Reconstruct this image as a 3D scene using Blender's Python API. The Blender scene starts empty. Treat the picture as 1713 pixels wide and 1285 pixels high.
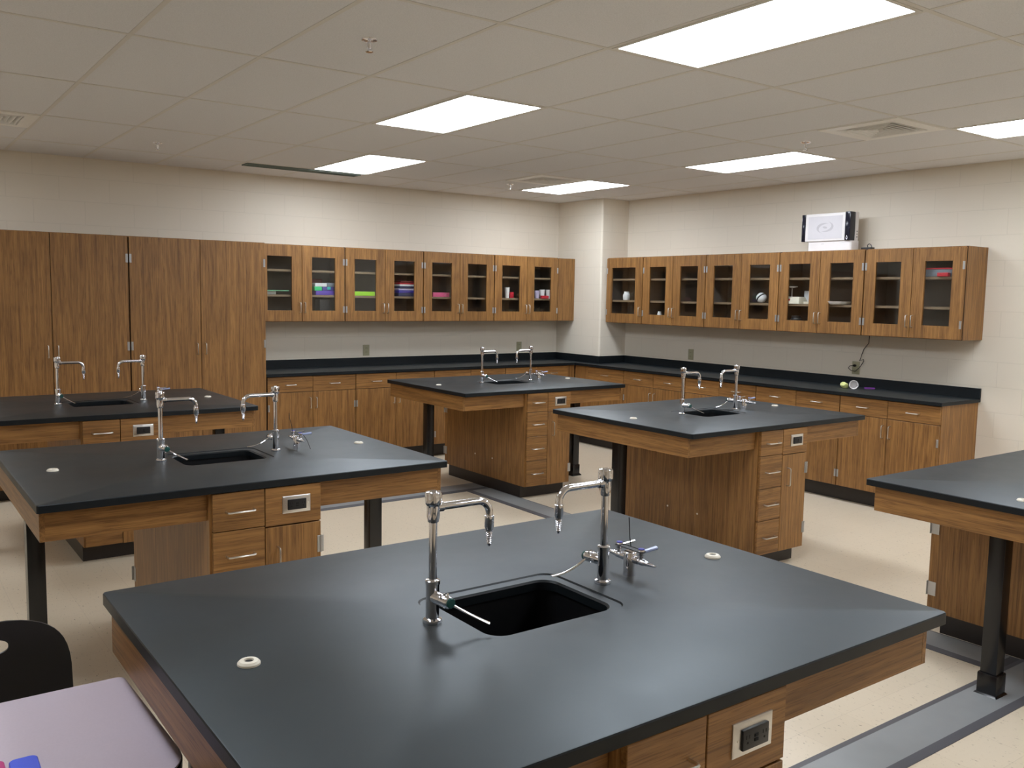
import bpy, bmesh, math, random
from mathutils import Vector, Matrix
PI = math.pi
random.seed(7)
S = bpy.context.scene
COL = S.collection
R = math.radians

# ------------------------------------------------------------------ measures
T, TQ = .962, .899                       # bench top heights
XR, YB, XP, YP, HC = 7.5614, 8.8885, 7.1435, 8.065, 2.9288
GX, GY, TX, TY = 2.8856, 4.4741, .61, 1.22   # ceiling grid
XL, YF = -2.6, -3.2

# ------------------------------------------------------------------ materials
def srgb(r, g, b):
    f = lambda c: (c/255/12.92) if c/255 <= .04045 else ((c/255+.055)/1.055)**2.4
    return (f(r), f(g), f(b), 1)

def new_mat(name):
    m = bpy.data.materials.new(name); m.use_nodes = True
    nt = m.node_tree; b = nt.nodes['Principled BSDF']
    return m, nt, b

def N(nt, t, **kw):
    n = nt.nodes.new(t)
    for k, v in kw.items():
        if hasattr(n, k) and not k[0].isupper(): setattr(n, k, v)
        else: n.inputs[k].default_value = v
    return n

def plain(name, col, rough=.5, metal=0, spec=.5, var=0, vscale=20):
    m, nt, b = new_mat(name)
    b.inputs['Roughness'].default_value = rough
    b.inputs['Metallic'].default_value = metal
    b.inputs['Specular IOR Level'].default_value = spec
    tc = N(nt, 'ShaderNodeTexCoord')
    no = N(nt, 'ShaderNodeTexNoise', Scale=vscale, Detail=3.0)
    nt.links.new(tc.outputs['Object'], no.inputs['Vector'])
    mx = N(nt, 'ShaderNodeMix', data_type='RGBA')
    k = max(var, .03)
    mx.inputs[6].default_value = tuple(c*(1-k) for c in col[:3])+(1,)
    mx.inputs[7].default_value = tuple(min(1, c*(1+k)) for c in col[:3])+(1,)
    nt.links.new(no.outputs['Fac'], mx.inputs[0])
    nt.links.new(mx.outputs[2], b.inputs['Base Color'])
    return m

def wood(name, axis, dark, light, rough=.42):
    m, nt, b = new_mat(name)
    L = nt.links.new
    tc = N(nt, 'ShaderNodeTexCoord'); oi = N(nt, 'ShaderNodeObjectInfo')
    sc = N(nt, 'ShaderNodeVectorMath', operation='SCALE')
    cb = N(nt, 'ShaderNodeCombineXYZ')
    mu = N(nt, 'ShaderNodeMath', operation='MULTIPLY'); mu.inputs[1].default_value = 37.0
    L(oi.outputs['Random'], mu.inputs[0])
    for i in range(3): L(mu.outputs[0], cb.inputs[i])
    ad = N(nt, 'ShaderNodeVectorMath', operation='ADD')
    L(tc.outputs['Object'], ad.inputs[0]); L(cb.outputs[0], ad.inputs[1])
    def noise(across, along, detail, dist=0):
        mp = N(nt, 'ShaderNodeMapping')
        s = [across]*3; s[axis] = along
        mp.inputs['Scale'].default_value = s
        L(ad.outputs[0], mp.inputs['Vector'])
        n = N(nt, 'ShaderNodeTexNoise', Scale=1.0, Detail=detail, Distortion=dist)
        L(mp.outputs[0], n.inputs['Vector']); return n
    a = noise(13, .8, 3, .8); f = noise(85, 2.2, 4, .3); p = noise(260, 9, 2)
    # cathedral rings
    mp = N(nt, 'ShaderNodeMapping'); s = [1, 1, 1]; s[axis] = .11
    mp.inputs['Scale'].default_value = s; L(ad.outputs[0], mp.inputs['Vector'])
    wv = N(nt, 'ShaderNodeTexNoise', Scale=3.2, Detail=1.0)
    L(mp.outputs[0], wv.inputs['Vector'])
    w2 = N(nt, 'ShaderNodeMath', operation='MULTIPLY'); w2.inputs[1].default_value = 95
    L(wv.outputs['Fac'], w2.inputs[0])
    w3 = N(nt, 'ShaderNodeMath', operation='SINE'); L(w2.outputs[0], w3.inputs[0])
    def mad(x, k, c):
        n = N(nt, 'ShaderNodeMath', operation='MULTIPLY_ADD'); n.inputs[1].default_value = k
        L(x, n.inputs[0])
        if isinstance(c, (int, float)): n.inputs[2].default_value = c
        else: L(c, n.inputs[2])
        return n.outputs[0]
    v = mad(a.outputs['Fac'], .42, -.42)
    v = mad(f.outputs['Fac'], 1.0, v)
    v = mad(w3.outputs[0], .05, v)
    cr = N(nt, 'ShaderNodeValToRGB')
    cr.color_ramp.elements[0].position = .0; cr.color_ramp.elements[0].color = dark
    cr.color_ramp.elements[1].position = .62; cr.color_ramp.elements[1].color = light
    L(v, cr.inputs[0])
    pr = N(nt, 'ShaderNodeValToRGB')
    pr.color_ramp.elements[0].position = .36; pr.color_ramp.elements[0].color = (.62, .58, .55, 1)
    pr.color_ramp.elements[1].position = .46; pr.color_ramp.elements[1].color = (1, 1, 1, 1)
    L(p.outputs['Fac'], pr.inputs[0])
    mx = N(nt, 'ShaderNodeMix', data_type='RGBA', blend_type='MULTIPLY'); mx.inputs[0].default_value = .8
    L(cr.outputs[0], mx.inputs[6]); L(pr.outputs[0], mx.inputs[7])
    # piece to piece tone
    hv = N(nt, 'ShaderNodeHueSaturation')
    L(mad(oi.outputs['Random'], .16, .92), hv.inputs['Value'])
    L(mx.outputs[2], hv.inputs['Color'])
    L(hv.outputs[0], b.inputs['Base Color'])
    b.inputs['Roughness'].default_value = rough
    b.inputs['Specular IOR Level'].default_value = .4
    bp = N(nt, 'ShaderNodeBump', Strength=.08, Distance=.001)
    L(p.outputs['Fac'], bp.inputs['Height']); L(bp.outputs[0], b.inputs['Normal'])
    return m

WD, WL = (.152, .070, .0225, 1), (.402, .200, .061, 1)
M = {}
M['wood_v'] = wood('wood_laminate_vertical_grain', 2, WD, WL)
M['wood_x'] = wood('wood_laminate_grain_along_width', 0, WD, WL)
M['wood_y'] = wood('wood_laminate_grain_along_depth', 1, WD, WL)
M['wood_edge'] = plain('dark_wood_edge', (.075, .028, .012, 1), .5, var=.2)
M['gap_shade'] = plain('cabinet_gap_shade', (.03, .014, .008, 1), .7)  # near-black standing in for the shade in gaps round doors and drawers
M['shelf'] = plain('shelf_laminate', (.25, .175, .11, 1), .5, var=.1)
M['inside'] = plain('cabinet_interior', (.16, .13, .11, 1), .6, var=.1)
M['toe'] = plain('dark_brown_toe_board', (.022, .016, .013, 1), .45, var=.2)
M['chrome'] = plain('polished_chrome', (.86, .86, .9, 1), .06, 1)
M['satin'] = plain('satin_nickel', (.72, .7, .66, 1), .3, 1)
M['steel'] = plain('brushed_stainless', (.72, .7, .67, 1), .34, 1, var=.06)
M['hinge'] = plain('hinge_steel', (.52, .52, .52, 1), .36, .9)
M['black_metal'] = plain('black_enamel', (.006, .006, .007, 1), .22)
M['black_plastic'] = plain('black_plastic', (.008, .008, .010, 1), .38)
M['black_gloss'] = plain('black_gloss_plastic', (.008, .009, .02, 1), .1)
M['white_metal'] = plain('white_painted_metal', (.72, .69, .63, 1), .4)
M['vent_white'] = plain('vent_enamel', (.86, .84, .80, 1), .4)
M['white_plastic'] = plain('white_plastic', (.82, .79, .78, 1), .38)
M['screen'] = plain('pale_grey_plastic', (.66, .64, .67, 1), .3)
M['emblem'] = plain('emblem_grey', (.52, .50, .53, 1), .4)
M['ivory'] = plain('ivory_plastic', (.80, .74, .62, 1), .35)
M['almond'] = plain('almond_plate', (.36, .34, .22, 1), .45)
M['hole'] = plain('dark_void', (.004, .004, .004, 1), .8)
M['vent_dark'] = plain('duct_interior', (.012, .022, .018, 1), .7)
M['louver'] = plain('grey_green_louver', (.16, .20, .17, 1), .5)
M['blue_cap'] = plain('blue_index_cap', (.05, .06, .42, 1), .3)
M['blue_lever'] = plain('pale_blue_lever', (.36, .42, .66, 1), .28)
M['green_cap'] = plain('green_index_ring', (.012, .075, .065, 1), .3)
M['sink'] = plain('black_epoxy_sink', (.004, .004, .005, 1), .5, spec=.3)
M['raceway'] = plain('grey_vinyl_floor_strip', (.27, .28, .28, 1), .42, var=.08, vscale=8)
M['raceway_edge'] = plain('grey_vinyl_edge', (.10, .10, .11, 1), .45)
M['desk'] = plain('pinkish_grey_laminate', (.50, .425, .48, 1), .38, var=.05, vscale=160)
M['grey_metal'] = plain('grey_tube_metal', (.3, .3, .3, 1), .3, .9)
M['cup'] = plain('white_paper', (.85, .83, .82, 1), .6)
for nm, c in dict(lime=(.42, .85, .05), green=(.03, .62, .20), paleg=(.20, .50, .30), purple=(.14, .07, .50), indigo=(.08, .06, .35),
                  teal=(.05, .55, .5), white=(.85, .85, .88), grey=(.22, .25, .3), dred=(.15, .012, .015), red=(.55, .02, .04),
                  navy=(.03, .035, .10), lilac=(.62, .55, .75), pink=(.85, .13, .32), brown=(.2, .12, .06), darkbox=(.02, .02, .022),
                  magenta=(.42, .03, .16), blue=(.06, .10, .62), yellow=(.75, .78, .30), violet=(.16, .03, .25)).items():
    M[nm] = plain('coloured_'+nm, c+(1,), .45, var=.05)

def epoxy(name, spec, tint):
    m, nt, b = new_mat(name); L = nt.links.new
    tc = N(nt, 'ShaderNodeTexCoord')
    n1 = N(nt, 'ShaderNodeTexNoise', Scale=3.0, Detail=5.0, Roughness=.6)
    n2 = N(nt, 'ShaderNodeTexNoise', Scale=260.0, Detail=2.0)
    L(tc.outputs['Object'], n1.inputs['Vector']); L(tc.outputs['Object'], n2.inputs['Vector'])
    cr = N(nt, 'ShaderNodeValToRGB')
    cr.color_ramp.elements[0].position = .3; cr.color_ramp.elements[0].color = (.0045, .0068, .0085, 1)
    cr.color_ramp.elements[1].position = .7; cr.color_ramp.elements[1].color = (.0065, .0095, .012, 1)
    L(n1.outputs['Fac'], cr.inputs[0]); L(cr.outputs[0], b.inputs['Base Color'])
    mr = N(nt, 'ShaderNodeMapRange'); mr.inputs[3].default_value = .36; mr.inputs[4].default_value = .52
    L(n1.outputs['Fac'], mr.inputs[0]); L(mr.outputs[0], b.inputs['Roughness'])
    bp = N(nt, 'ShaderNodeBump', Strength=.05, Distance=.001)
    L(n2.outputs['Fac'], bp.inputs['Height']); L(bp.outputs[0], b.inputs['Normal'])
    b.inputs['Specular IOR Level'].default_value = spec
    b.inputs['Specular Tint'].default_value = tint
    return m
M['epoxy'] = epoxy('black_epoxy_bright_top', .85, (.80, .93, 1, 1))
M['epoxy_dimmed'] = epoxy('black_epoxy_dimmed_sides', .28, (1, 1, 1, 1))  # same epoxy with its sheen cut, so upright faces look shaded
def dim_sides(o):  # upward faces keep the bright copy, all others get the dimmed one
    o.data.materials.append(M['epoxy_dimmed'])
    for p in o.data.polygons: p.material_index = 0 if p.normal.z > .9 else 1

def block_wall(name, u_axis, u_shift, v_shift):
    m, nt, b = new_mat(name); L = nt.links.new
    tc = N(nt, 'ShaderNodeTexCoord'); sp = N(nt, 'ShaderNodeSeparateXYZ'); cb = N(nt, 'ShaderNodeCombineXYZ')
    L(tc.outputs['Object'], sp.inputs[0])
    for o, i, sh in ((u_axis, 0, u_shift), (2, 1, v_shift)):
        a = N(nt, 'ShaderNodeMath', operation='ADD'); a.inputs[1].default_value = sh
        L(sp.outputs[o], a.inputs[0]); L(a.outputs[0], cb.inputs[i])
    br = N(nt, 'ShaderNodeTexBrick', offset=.5, offset_frequency=2)
    br.inputs['Scale'].default_value = 1; br.inputs['Brick Width'].default_value = .4166
    br.inputs['Row Height'].default_value = .2083; br.inputs['Mortar Size'].default_value = .0035
    br.inputs['Mortar Smooth'].default_value = .6
    br.inputs['Color1'].default_value = (.73, .665, .56, 1); br.inputs['Color2'].default_value = (.74, .675, .57, 1)
    br.inputs['Mortar'].default_value = (.68, .62, .52, 1)
    L(cb.outputs[0], br.inputs['Vector'])
    L(br.outputs['Color'], b.inputs['Base Color'])
    no = N(nt, 'ShaderNodeTexNoise', Scale=110.0, Detail=4.0); L(tc.outputs['Object'], no.inputs['Vector'])
    ma = N(nt, 'ShaderNodeMath', operation='MULTIPLY_ADD'); ma.inputs[1].default_value = -1.0
    sc = N(nt, 'ShaderNodeMath', operation='MULTIPLY'); sc.inputs[1].default_value = .12
    L(no.outputs['Fac'], sc.inputs[0]); L(br.outputs['Fac'], ma.inputs[0]); L(sc.outputs[0], ma.inputs[2])
    bp = N(nt, 'ShaderNodeBump', Strength=.22, Distance=.004)
    L(ma.outputs[0], bp.inputs['Height']); L(bp.outputs[0], b.inputs['Normal'])
    b.inputs['Roughness'].default_value = .5
    b.inputs['Specular IOR Level'].default_value = .3
    return m
M['block_x'] = block_wall('cream_painted_block_x', 0, .2, -.04+.2083)
M['block_y'] = block_wall('cream_painted_block_y', 1, -.272+4*.4166, -.04)

def ceiling_mat():
    m, nt, b = new_mat('ceiling_tile'); L = nt.links.new
    tc = N(nt, 'ShaderNodeTexCoord')
    n = N(nt, 'ShaderNodeTexNoise', Scale=180.0, Detail=3.0); L(tc.outputs['Object'], n.inputs['Vector'])
    cr = N(nt, 'ShaderNodeValToRGB')
    cr.color_ramp.elements[0].position = .3; cr.color_ramp.elements[0].color = (.70, .695, .70, 1)
    cr.color_ramp.elements[1].position = .6; cr.color_ramp.elements[1].color = (.78, .775, .78, 1)
    L(n.outputs['Fac'], cr.inputs[0]); L(cr.outputs[0], b.inputs['Base Color'])
    bp = N(nt, 'ShaderNodeBump', Strength=.3, Distance=.002); L(n.outputs['Fac'], bp.inputs['Height']); L(bp.outputs[0], b.inputs['Normal'])
    b.inputs['Roughness'].default_value = .9; b.inputs['Specular IOR Level'].default_value = .1
    return m
M['ceil'] = ceiling_mat()
M['tbar'] = plain('ceiling_grid_paint', (.69, .66, .61, 1), .5)

def floor_mat():
    m, nt, b = new_mat('cream_vinyl_tile'); L = nt.links.new
    tc = N(nt, 'ShaderNodeTexCoord')
    br = N(nt, 'ShaderNodeTexBrick', offset=0)
    br.inputs['Scale'].default_value = 1; br.inputs['Brick Width'].default_value = .305; br.inputs['Row Height'].default_value = .305
    br.inputs['Mortar Size'].default_value = .0008; br.inputs['Mortar Smooth'].default_value = .3
    br.inputs['Color1'].default_value = (.70, .595, .45, 1); br.inputs['Color2'].default_value = (.72, .615, .47, 1)
    br.inputs['Mortar'].default_value = (.55, .46, .35, 1)
    L(tc.outputs['Object'], br.inputs['Vector'])
    mp = N(nt, 'ShaderNodeMapping'); mp.inputs['Scale'].default_value = (1, .45, 1); mp.inputs['Rotation'].default_value = (0, 0, .7)
    L(tc.outputs['Object'], mp.inputs['Vector'])
    n = N(nt, 'ShaderNodeTexNoise', Scale=85.0, Detail=3.0, Roughness=.65); L(mp.outputs[0], n.inputs['Vector'])
    cr = N(nt, 'ShaderNodeValToRGB')
    cr.color_ramp.elements[0].position = .285; cr.color_ramp.elements[0].color = (.34, .29, .24, 1)
    cr.color_ramp.elements[1].position = .37; cr.color_ramp.elements[1].color = (1, 1, 1, 1)
    L(n.outputs['Fac'], cr.inputs[0])
    mx = N(nt, 'ShaderNodeMix', data_type='RGBA', blend_type='MULTIPLY'); mx.inputs[0].default_value = 1
    L(br.outputs['Color'], mx.inputs[6]); L(cr.outputs[0], mx.inputs[7]); L(mx.outputs[2], b.inputs['Base Color'])
    b.inputs['Roughness'].default_value = .3; b.inputs['Specular IOR Level'].default_value = .4
    return m
M['floor'] = floor_mat()

def pane_mat():
    m = bpy.data.materials.new('clear_glass_pane'); m.use_nodes = True; nt = m.node_tree; L = nt.links.new
    nt.nodes.remove(nt.nodes['Principled BSDF'])
    out = nt.nodes['Material Output']
    tr = N(nt, 'ShaderNodeBsdfTransparent'); tr.inputs[0].default_value = (.96, .97, .96, 1)
    gl = N(nt, 'ShaderNodeBsdfGlossy'); gl.inputs['Roughness'].default_value = .03
    lw = N(nt, 'ShaderNodeLayerWeight'); lw.inputs['Blend'].default_value = .5
    pw = N(nt, 'ShaderNodeMath', operation='POWER'); pw.inputs[1].default_value = 4.0
    fr = N(nt, 'ShaderNodeMath', operation='MULTIPLY_ADD'); fr.inputs[1].default_value = .9; fr.inputs[2].default_value = .035
    L(lw.outputs['Facing'], pw.inputs[0]); L(pw.outputs[0], fr.inputs[0])
    mx = N(nt, 'ShaderNodeMixShader')
    L(fr.outputs[0], mx.inputs[0]); L(tr.outputs[0], mx.inputs[1]); L(gl.outputs[0], mx.inputs[2]); L(mx.outputs[0], out.inputs[0])
    return m
M['pane'] = pane_mat()
M['clear'] = pane_mat(); M['clear'].name = 'clear_glassware'

def lens_mat():
    m, nt, b = new_mat('lit_diffuser')
    b.inputs['Base Color'].default_value = (.8, .8, .8, 1)
    b.inputs['Emission Color'].default_value = (.93, 1, 1.09, 1)
    b.inputs['Emission Strength'].default_value = LENS
    return m
LENS = 11.0
M['lens'] = lens_mat()

# ------------------------------------------------------------------ mesh helpers
def BM(): return bmesh.new()

def box(bm, x0, x1, y0, y1, z0, z1, bev=0, seg=2):
    if x0 > x1: x0, x1 = x1, x0
    if y0 > y1: y0, y1 = y1, y0
    vs = [bm.verts.new((x, y, z)) for z in (z0, z1) for y in (y0, y1) for x in (x0, x1)]
    fs = [bm.faces.new([vs[i] for i in f]) for f in ((0, 2, 3, 1), (4, 5, 7, 6), (0, 1, 5, 4), (2, 6, 7, 3), (0, 4, 6, 2), (1, 3, 7, 5))]
    if bev:
        es = list({e for f in fs for e in f.edges})
        bmesh.ops.bevel(bm, geom=es, offset=bev, segments=seg, affect='EDGES', profile=.6)
    return bm

def loft(bm, loops, cap0=True, cap1=True, close=False):
    vl = [[bm.verts.new(p) for p in lp] for lp in loops]
    n = len(vl[0])
    pairs = list(zip(vl, vl[1:])) + ([(vl[-1], vl[0])] if close else [])
    for a, b in pairs:
        for i in range(n):
            j = (i+1) % n
            bm.faces.new((a[i], a[j], b[j], b[i]))
    if not close:
        if cap0: bm.faces.new(vl[0][::-1])
        if cap1: bm.faces.new(vl[-1])
    return bm

def frame_of(d):
    d = Vector(d).normalized()
    a = Vector((0, 0, 1)) if abs(d.z) < .9 else Vector((1, 0, 0))
    u = d.cross(a).normalized(); v = d.cross(u).normalized()
    return u, v, d

def lathe(bm, prof, o=(0, 0, 0), d=(0, 0, 1), seg=20, cap0=True, cap1=True):
    u, v, w = frame_of(d); o = Vector(o)
    loops = [[o + w*h + (u*math.cos(2*PI*i/seg) - v*math.sin(2*PI*i/seg))*max(r, 1e-4) for i in range(seg)] for r, h in prof]
    # keep outward winding
    return loft(bm, loops, cap0, cap1)

def tube(bm, pts, r, seg=10, caps=True):
    pts = [Vector(p) for p in pts]
    rs = r if isinstance(r, (list, tuple)) else [r]*len(pts)
    t0 = (pts[1]-pts[0]).normalized(); u, v, _ = frame_of(t0)
    loops = []
    for i, p in enumerate(pts):
        t = ((pts[min(i+1, len(pts)-1)]-p).normalized() + (p-pts[max(i-1, 0)]).normalized())
        t = t.normalized() if t.length > 1e-6 else t0
        q = t0.rotation_difference(t); u = q @ u; v = q @ v; t0 = t
        loops.append([p + (u*math.cos(2*PI*k/seg) - v*math.sin(2*PI*k/seg))*rs[i] for k in range(seg)])
    return loft(bm, loops, caps, caps)

def arc(c, r, a0, a1, n, f):     # f(cos,sin)->offset vector
    return [Vector(c)+Vector(f(math.cos(a0+(a1-a0)*i/n)*r, math.sin(a0+(a1-a0)*i/n)*r)) for i in range(n+1)]

def rrect(x0, x1, y0, y1, r, z, n=6):
    out = []
    for cx, cy, a in ((x1-r, y1-r, 0), (x0+r, y1-r, PI/2), (x0+r, y0+r, PI), (x1-r, y0+r, 1.5*PI)):
        for i in range(n+1):
            t = a + PI/2*i/n
            out.append((cx+r*math.cos(t), cy+r*math.sin(t), z))
    return out

def prism(bm, poly, z0, z1):
    return loft(bm, [[(x, y, z0) for x, y in poly], [(x, y, z1) for x, y in poly]])

def obj(name, bm, mat, parent=None, loc=None, label=None, recalc=True):
    if recalc: bmesh.ops.recalc_face_normals(bm, faces=bm.faces)
    me = bpy.data.meshes.new(name); bm.to_mesh(me); bm.free()
    for p in me.polygons: p.use_smooth = True
    me.set_sharp_from_angle(angle=R(32))
    me.materials.append(M[mat] if isinstance(mat, str) else mat)
    o = bpy.data.objects.new(name, me); COL.objects.link(o)
    if parent: o.parent = parent
    if loc: o.location = loc
    if label: o['label'] = label
    return o

def thing(name, label, cat, loc=(0, 0, 0), rotz=0, group=None):
    o = bpy.data.objects.new(name, None); COL.objects.link(o)
    o.empty_display_size = .1
    o.location = loc; o.rotation_euler = (0, 0, rotz); o['label'] = label; o['category'] = cat
    if group: o['group'] = group
    return o

def tag(o, label, cat, group=None):
    o['label'] = label; o['category'] = cat
    if group: o['group'] = group
    return o

def struct(name, bm, m):
    o = obj(name, bm, m); o['kind'] = 'structure'; return o

KIDS = {}
def kids(o): return [c for c in COL.objects if c.parent == o]
def dup(o, loc=None, rotz=None, label=None, group=None, parent=None):
    c = o.copy(); COL.objects.link(c)
    if parent: c.parent = parent
    if loc is not None: c.location = loc
    if rotz is not None: c.rotation_euler = (0, 0, rotz)
    if label: c['label'] = label
    if group: c['group'] = group
    for k in kids(o): dup(k, parent=c)
    return c

# ------------------------------------------------------------------ the room
b = BM(); box(b, XL-.1, XR+.1, YF-.1, YB+.1, -.12, 0); struct('floor', b, 'floor')
b = BM(); box(b, XL, XP, YB, YB+.1, 0, HC); struct('wall_back', b, 'block_x')
b = BM(); box(b, XR, XR+.1, YF, YP, 0, HC); struct('wall_right', b, 'block_y')
b = BM(); box(b, XL-.1, XL, YF, YB+.1, 0, HC); struct('wall_left', b, 'block_y')
b = BM(); box(b, XL, XR+.1, YF-.1, YF, 0, HC); struct('wall_front', b, 'block_x')
# corner pillar: its two faces carry different block runs
def pillar():
    b = BM()
    r = .022
    pts = [(XP, YB+.1)] + [(XP+r-r*math.cos(a), YP+r-r*math.sin(a)) for a in [PI/2*i/6 for i in range(7)]] + [(XR+.1, YP), (XR+.1, YB+.1)]
    prism(b, pts, 0, HC)
    bmesh.ops.recalc_face_normals(b, faces=b.faces)
    me_idx = [1 if abs(f.normal.x) > .75 else 0 for f in b.faces]
    o = struct('wall_pillar', b, 'block_x'); o.data.materials.append(M['block_y'])
    for p in o.data.polygons: p.material_index = 1 if abs(p.normal.x) > .75 else 0
pillar()

LIGHTS = [(0, -2), (0, 0), (1, 2), (5, 2), (5, 0), (5, -2)]
LIGHTS_EXTRA = [(0, -4), (5, -4), (-5, -2), (-6, 2)]  # unseen panels; the last is added to brighten the upper left wall
VENTS = [(4, -1, 0), (4, 2, 0), (-4, 2, 0)]       # i, j, half (0 = lower half of the cell)
def ceiling():
    b = BM()
    skip = set()
    for i, j in LIGHTS+LIGHTS_EXTRA: skip |= {(i, 2*j), (i, 2*j+1)}
    for i, j, h in VENTS: skip.add((i, 2*j+h))
    for i in range(-10, 9):
        for j in range(-14, 9):
            if (i, j) in skip: continue
            x0, x1 = GX+TX*i, GX+TX*(i+1); y0, y1 = GY+TX*j, GY+TX*(j+1)
            x0, x1 = max(x0, XL-.1), min(x1, XR+.1); y0, y1 = max(y0, YF-.1), min(y1, YB+.1)
            if x1-x0 < .001 or y1-y0 < .001: continue
            box(b, x0, x1, y0, y1, HC, HC+.02)
    struct('ceiling', b, 'ceil')
    b = BM()
    for i in range(-8, 9):
        x = GX+TX*i
        if XL < x < XR: box(b, x-.012, x+.012, YF, YB, HC-.0015, HC+.002)
    for j in range(-6, 5):
        y = GY+TY*j
        if YF < y < YB: box(b, XL, XR, y-.012, y+.012, HC-.002, HC+.0015)
    box(b, XL, XP, YB-.022, YB, HC-.0015, HC+.002); box(b, XR-.022, XR, YF, YP, HC-.0015, HC+.002)
    struct('trim_1', b, 'tbar')
    # slab above the tiles so nothing shines through
    b = BM(); box(b, XL-.1, XR+.1, YF-.1, YB+.1, HC+.30, HC+.34); struct('trim_2', b, 'white_metal')
ceiling()

def make_light(i, j, label):
    x, y = GX+TX*i, GY+TY*j
    t = thing('ceiling_light', label, 'ceiling light', (x+TX/2, y+TY/2, HC), 0, 'fluorescent ceiling panels')
    w, l = TX/2-.013, TY/2-.013; iw, il = TX/2-.034, TY/2-.034
    b = BM()
    loft(b, [rrect(-w, w, -l, l, .002, .06, 1), rrect(-w, w, -l, l, .002, -.004, 1), rrect(-iw, iw, -il, il, .002, -.004, 1), rrect(-iw, iw, -il, il, .002, .004, 1)], False, False)
    obj('frame', b, 'white_metal', t)
    b = BM(); box(b, -iw-.002, iw+.002, -il-.002, il+.002, -.001, .003); obj('diffuser', b, 'lens', t)
    b = BM(); box(b, -w, w, -l, l, .05, .075); obj('housing', b, 'white_metal', t)
    return t
ll = make_light(0, -2, 'largest lit ceiling panel, cut off by the top edge of the picture')
for (i, j), lab in zip(LIGHTS[1:]+LIGHTS_EXTRA, [
        'lit ceiling panel in the middle of the ceiling, nearest the largest one on its left',
        'lit ceiling panel beside the slot diffuser above the left wall cabinets',
        'lit ceiling panel above the corner pillar, beside a square vent',
        'lit ceiling panel above the right wall cabinets, beside a sprinkler',
        'lit ceiling panel cut off by the right edge, beside the large square vent',
        'lit ceiling panel behind the camera above the left row of benches',
        'lit ceiling panel behind the camera near the right wall',
        'lit ceiling panel above the student desk, out of the picture',
        'added unseen ceiling panel above the tall brown cabinets, brightening the wall']):
    dup(ll, (GX+TX*i+TX/2, GY+TY*j+TY/2, HC), 0, lab)

def make_vent(label, loc):
    t = thing('air_vent', label, 'air vent', loc, 0, 'square ceiling vents')
    h = TX/2-.012
    def sq(a, z): return [(a, a, z), (-a, a, z), (-a, -a, z), (a, -a, z)]
    b = BM(); loft(b, [sq(h, .004), sq(h, -.006), sq(.212, -.008), sq(.208, -.004), sq(.215, .05)], False, False); obj('frame', b, 'vent_white', t)
    for k, a in enumerate((.182, .147, .112, .077, .042)):
        b = BM(); loft(b, [sq(a+.018, -.008), sq(a+.010, -.008), sq(a-.004, .020), sq(a-.004, .022), sq(a+.010, -.004), sq(a+.018, -.005)], False, False, True)
        obj('louver', b, 'vent_white', t)
    b = BM(); loft(b, [sq(.016, -.004), sq(.014, .01)], True, True); obj('louver', b, 'white_metal', t)
    b = BM(); loft(b, [sq(.21, .05), sq(.21, .14)], False, True); obj('duct', b, 'vent_dark', t)
    return t
vl = ['square louvred ceiling vent above the right wall cabinets near the right edge',
      'square louvred ceiling vent beside the panel above the corner pillar',
      'square louvred ceiling vent cut off by the left edge of the picture']
vv = None
for (i, j, h), lab in zip(VENTS, vl):
    loc = (GX+TX*i+TX/2, GY+TX*(2*j+h)+TX/2, HC)
    vv = make_vent(lab, loc) if vv is None else dup(vv, loc, 0, lab)

def slot_diffuser():
    x0, x1, y = GX+.02, GX+1.9*TX, GY+TY*3+.02
    t = thing('slot_diffuser', 'long narrow grey slot diffuser along the ceiling above the left wall cabinets', 'air vent', ((x0+x1)/2, y+.075, HC))
    w = (x1-x0)/2
    b = BM()
    for a, c in ((-.075, -.062), (-.006, .006), (.062, .075)): box(b, -w, w, a, c, -.012, -.001)
    for a in (-w, w-.012): box(b, a, a+.012, -.062, .062, -.012, -.001)
    obj('frame', b, 'louver', t)
    b = BM(); box(b, -w+.012, w-.012, -.062, -.006, -.003, -.001); box(b, -w+.012, w-.012, .006, .062, -.003, -.001)
    obj('slot', b, 'vent_dark', t)
slot_diffuser()

def make_sprinkler(label, loc):
    t = thing('ceiling_sprinkler', label, 'sprinkler', loc, 0, 'fire sprinkler heads')
    b = BM(); lathe(b, [(.038, 0), (.036, -.008), (.022, -.012)], seg=20); obj('escutcheon', b, 'chrome', t)
    b = BM(); lathe(b, [(.009, -.012), (.009, -.03), (.006, -.036), (.006, -.055)], seg=12)
    for s in (-1, 1): tube(b, [(s*.009, 0, -.028), (s*.013, 0, -.042), (s*.005, 0, -.058)], .002, 6)
    obj('stem', b, 'chrome', t)
    b = BM(); lathe(b, [(.016, -.06), (.018, -.058), (.004, -.055)], seg=16); obj('deflector', b, 'chrome', t)
    return t
sp = None
for i, j, lab in ((-1.54, -.52, 'chrome sprinkler head nearest the camera, at the top of the picture'),
                  (-1.5, 2.54, 'sprinkler head above the tall brown cabinets on the left'),
                  (4.58, -.23, 'sprinkler head between the square vent and the lit panel on the right'),
                  (4.38, 2.68, 'sprinkler head below the square vent near the corner pillar')):
    loc = (GX+TX*i, GY+TY*j, HC+.002)
    sp = make_sprinkler(lab, loc) if sp is None else dup(sp, loc, 0, lab)

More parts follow.
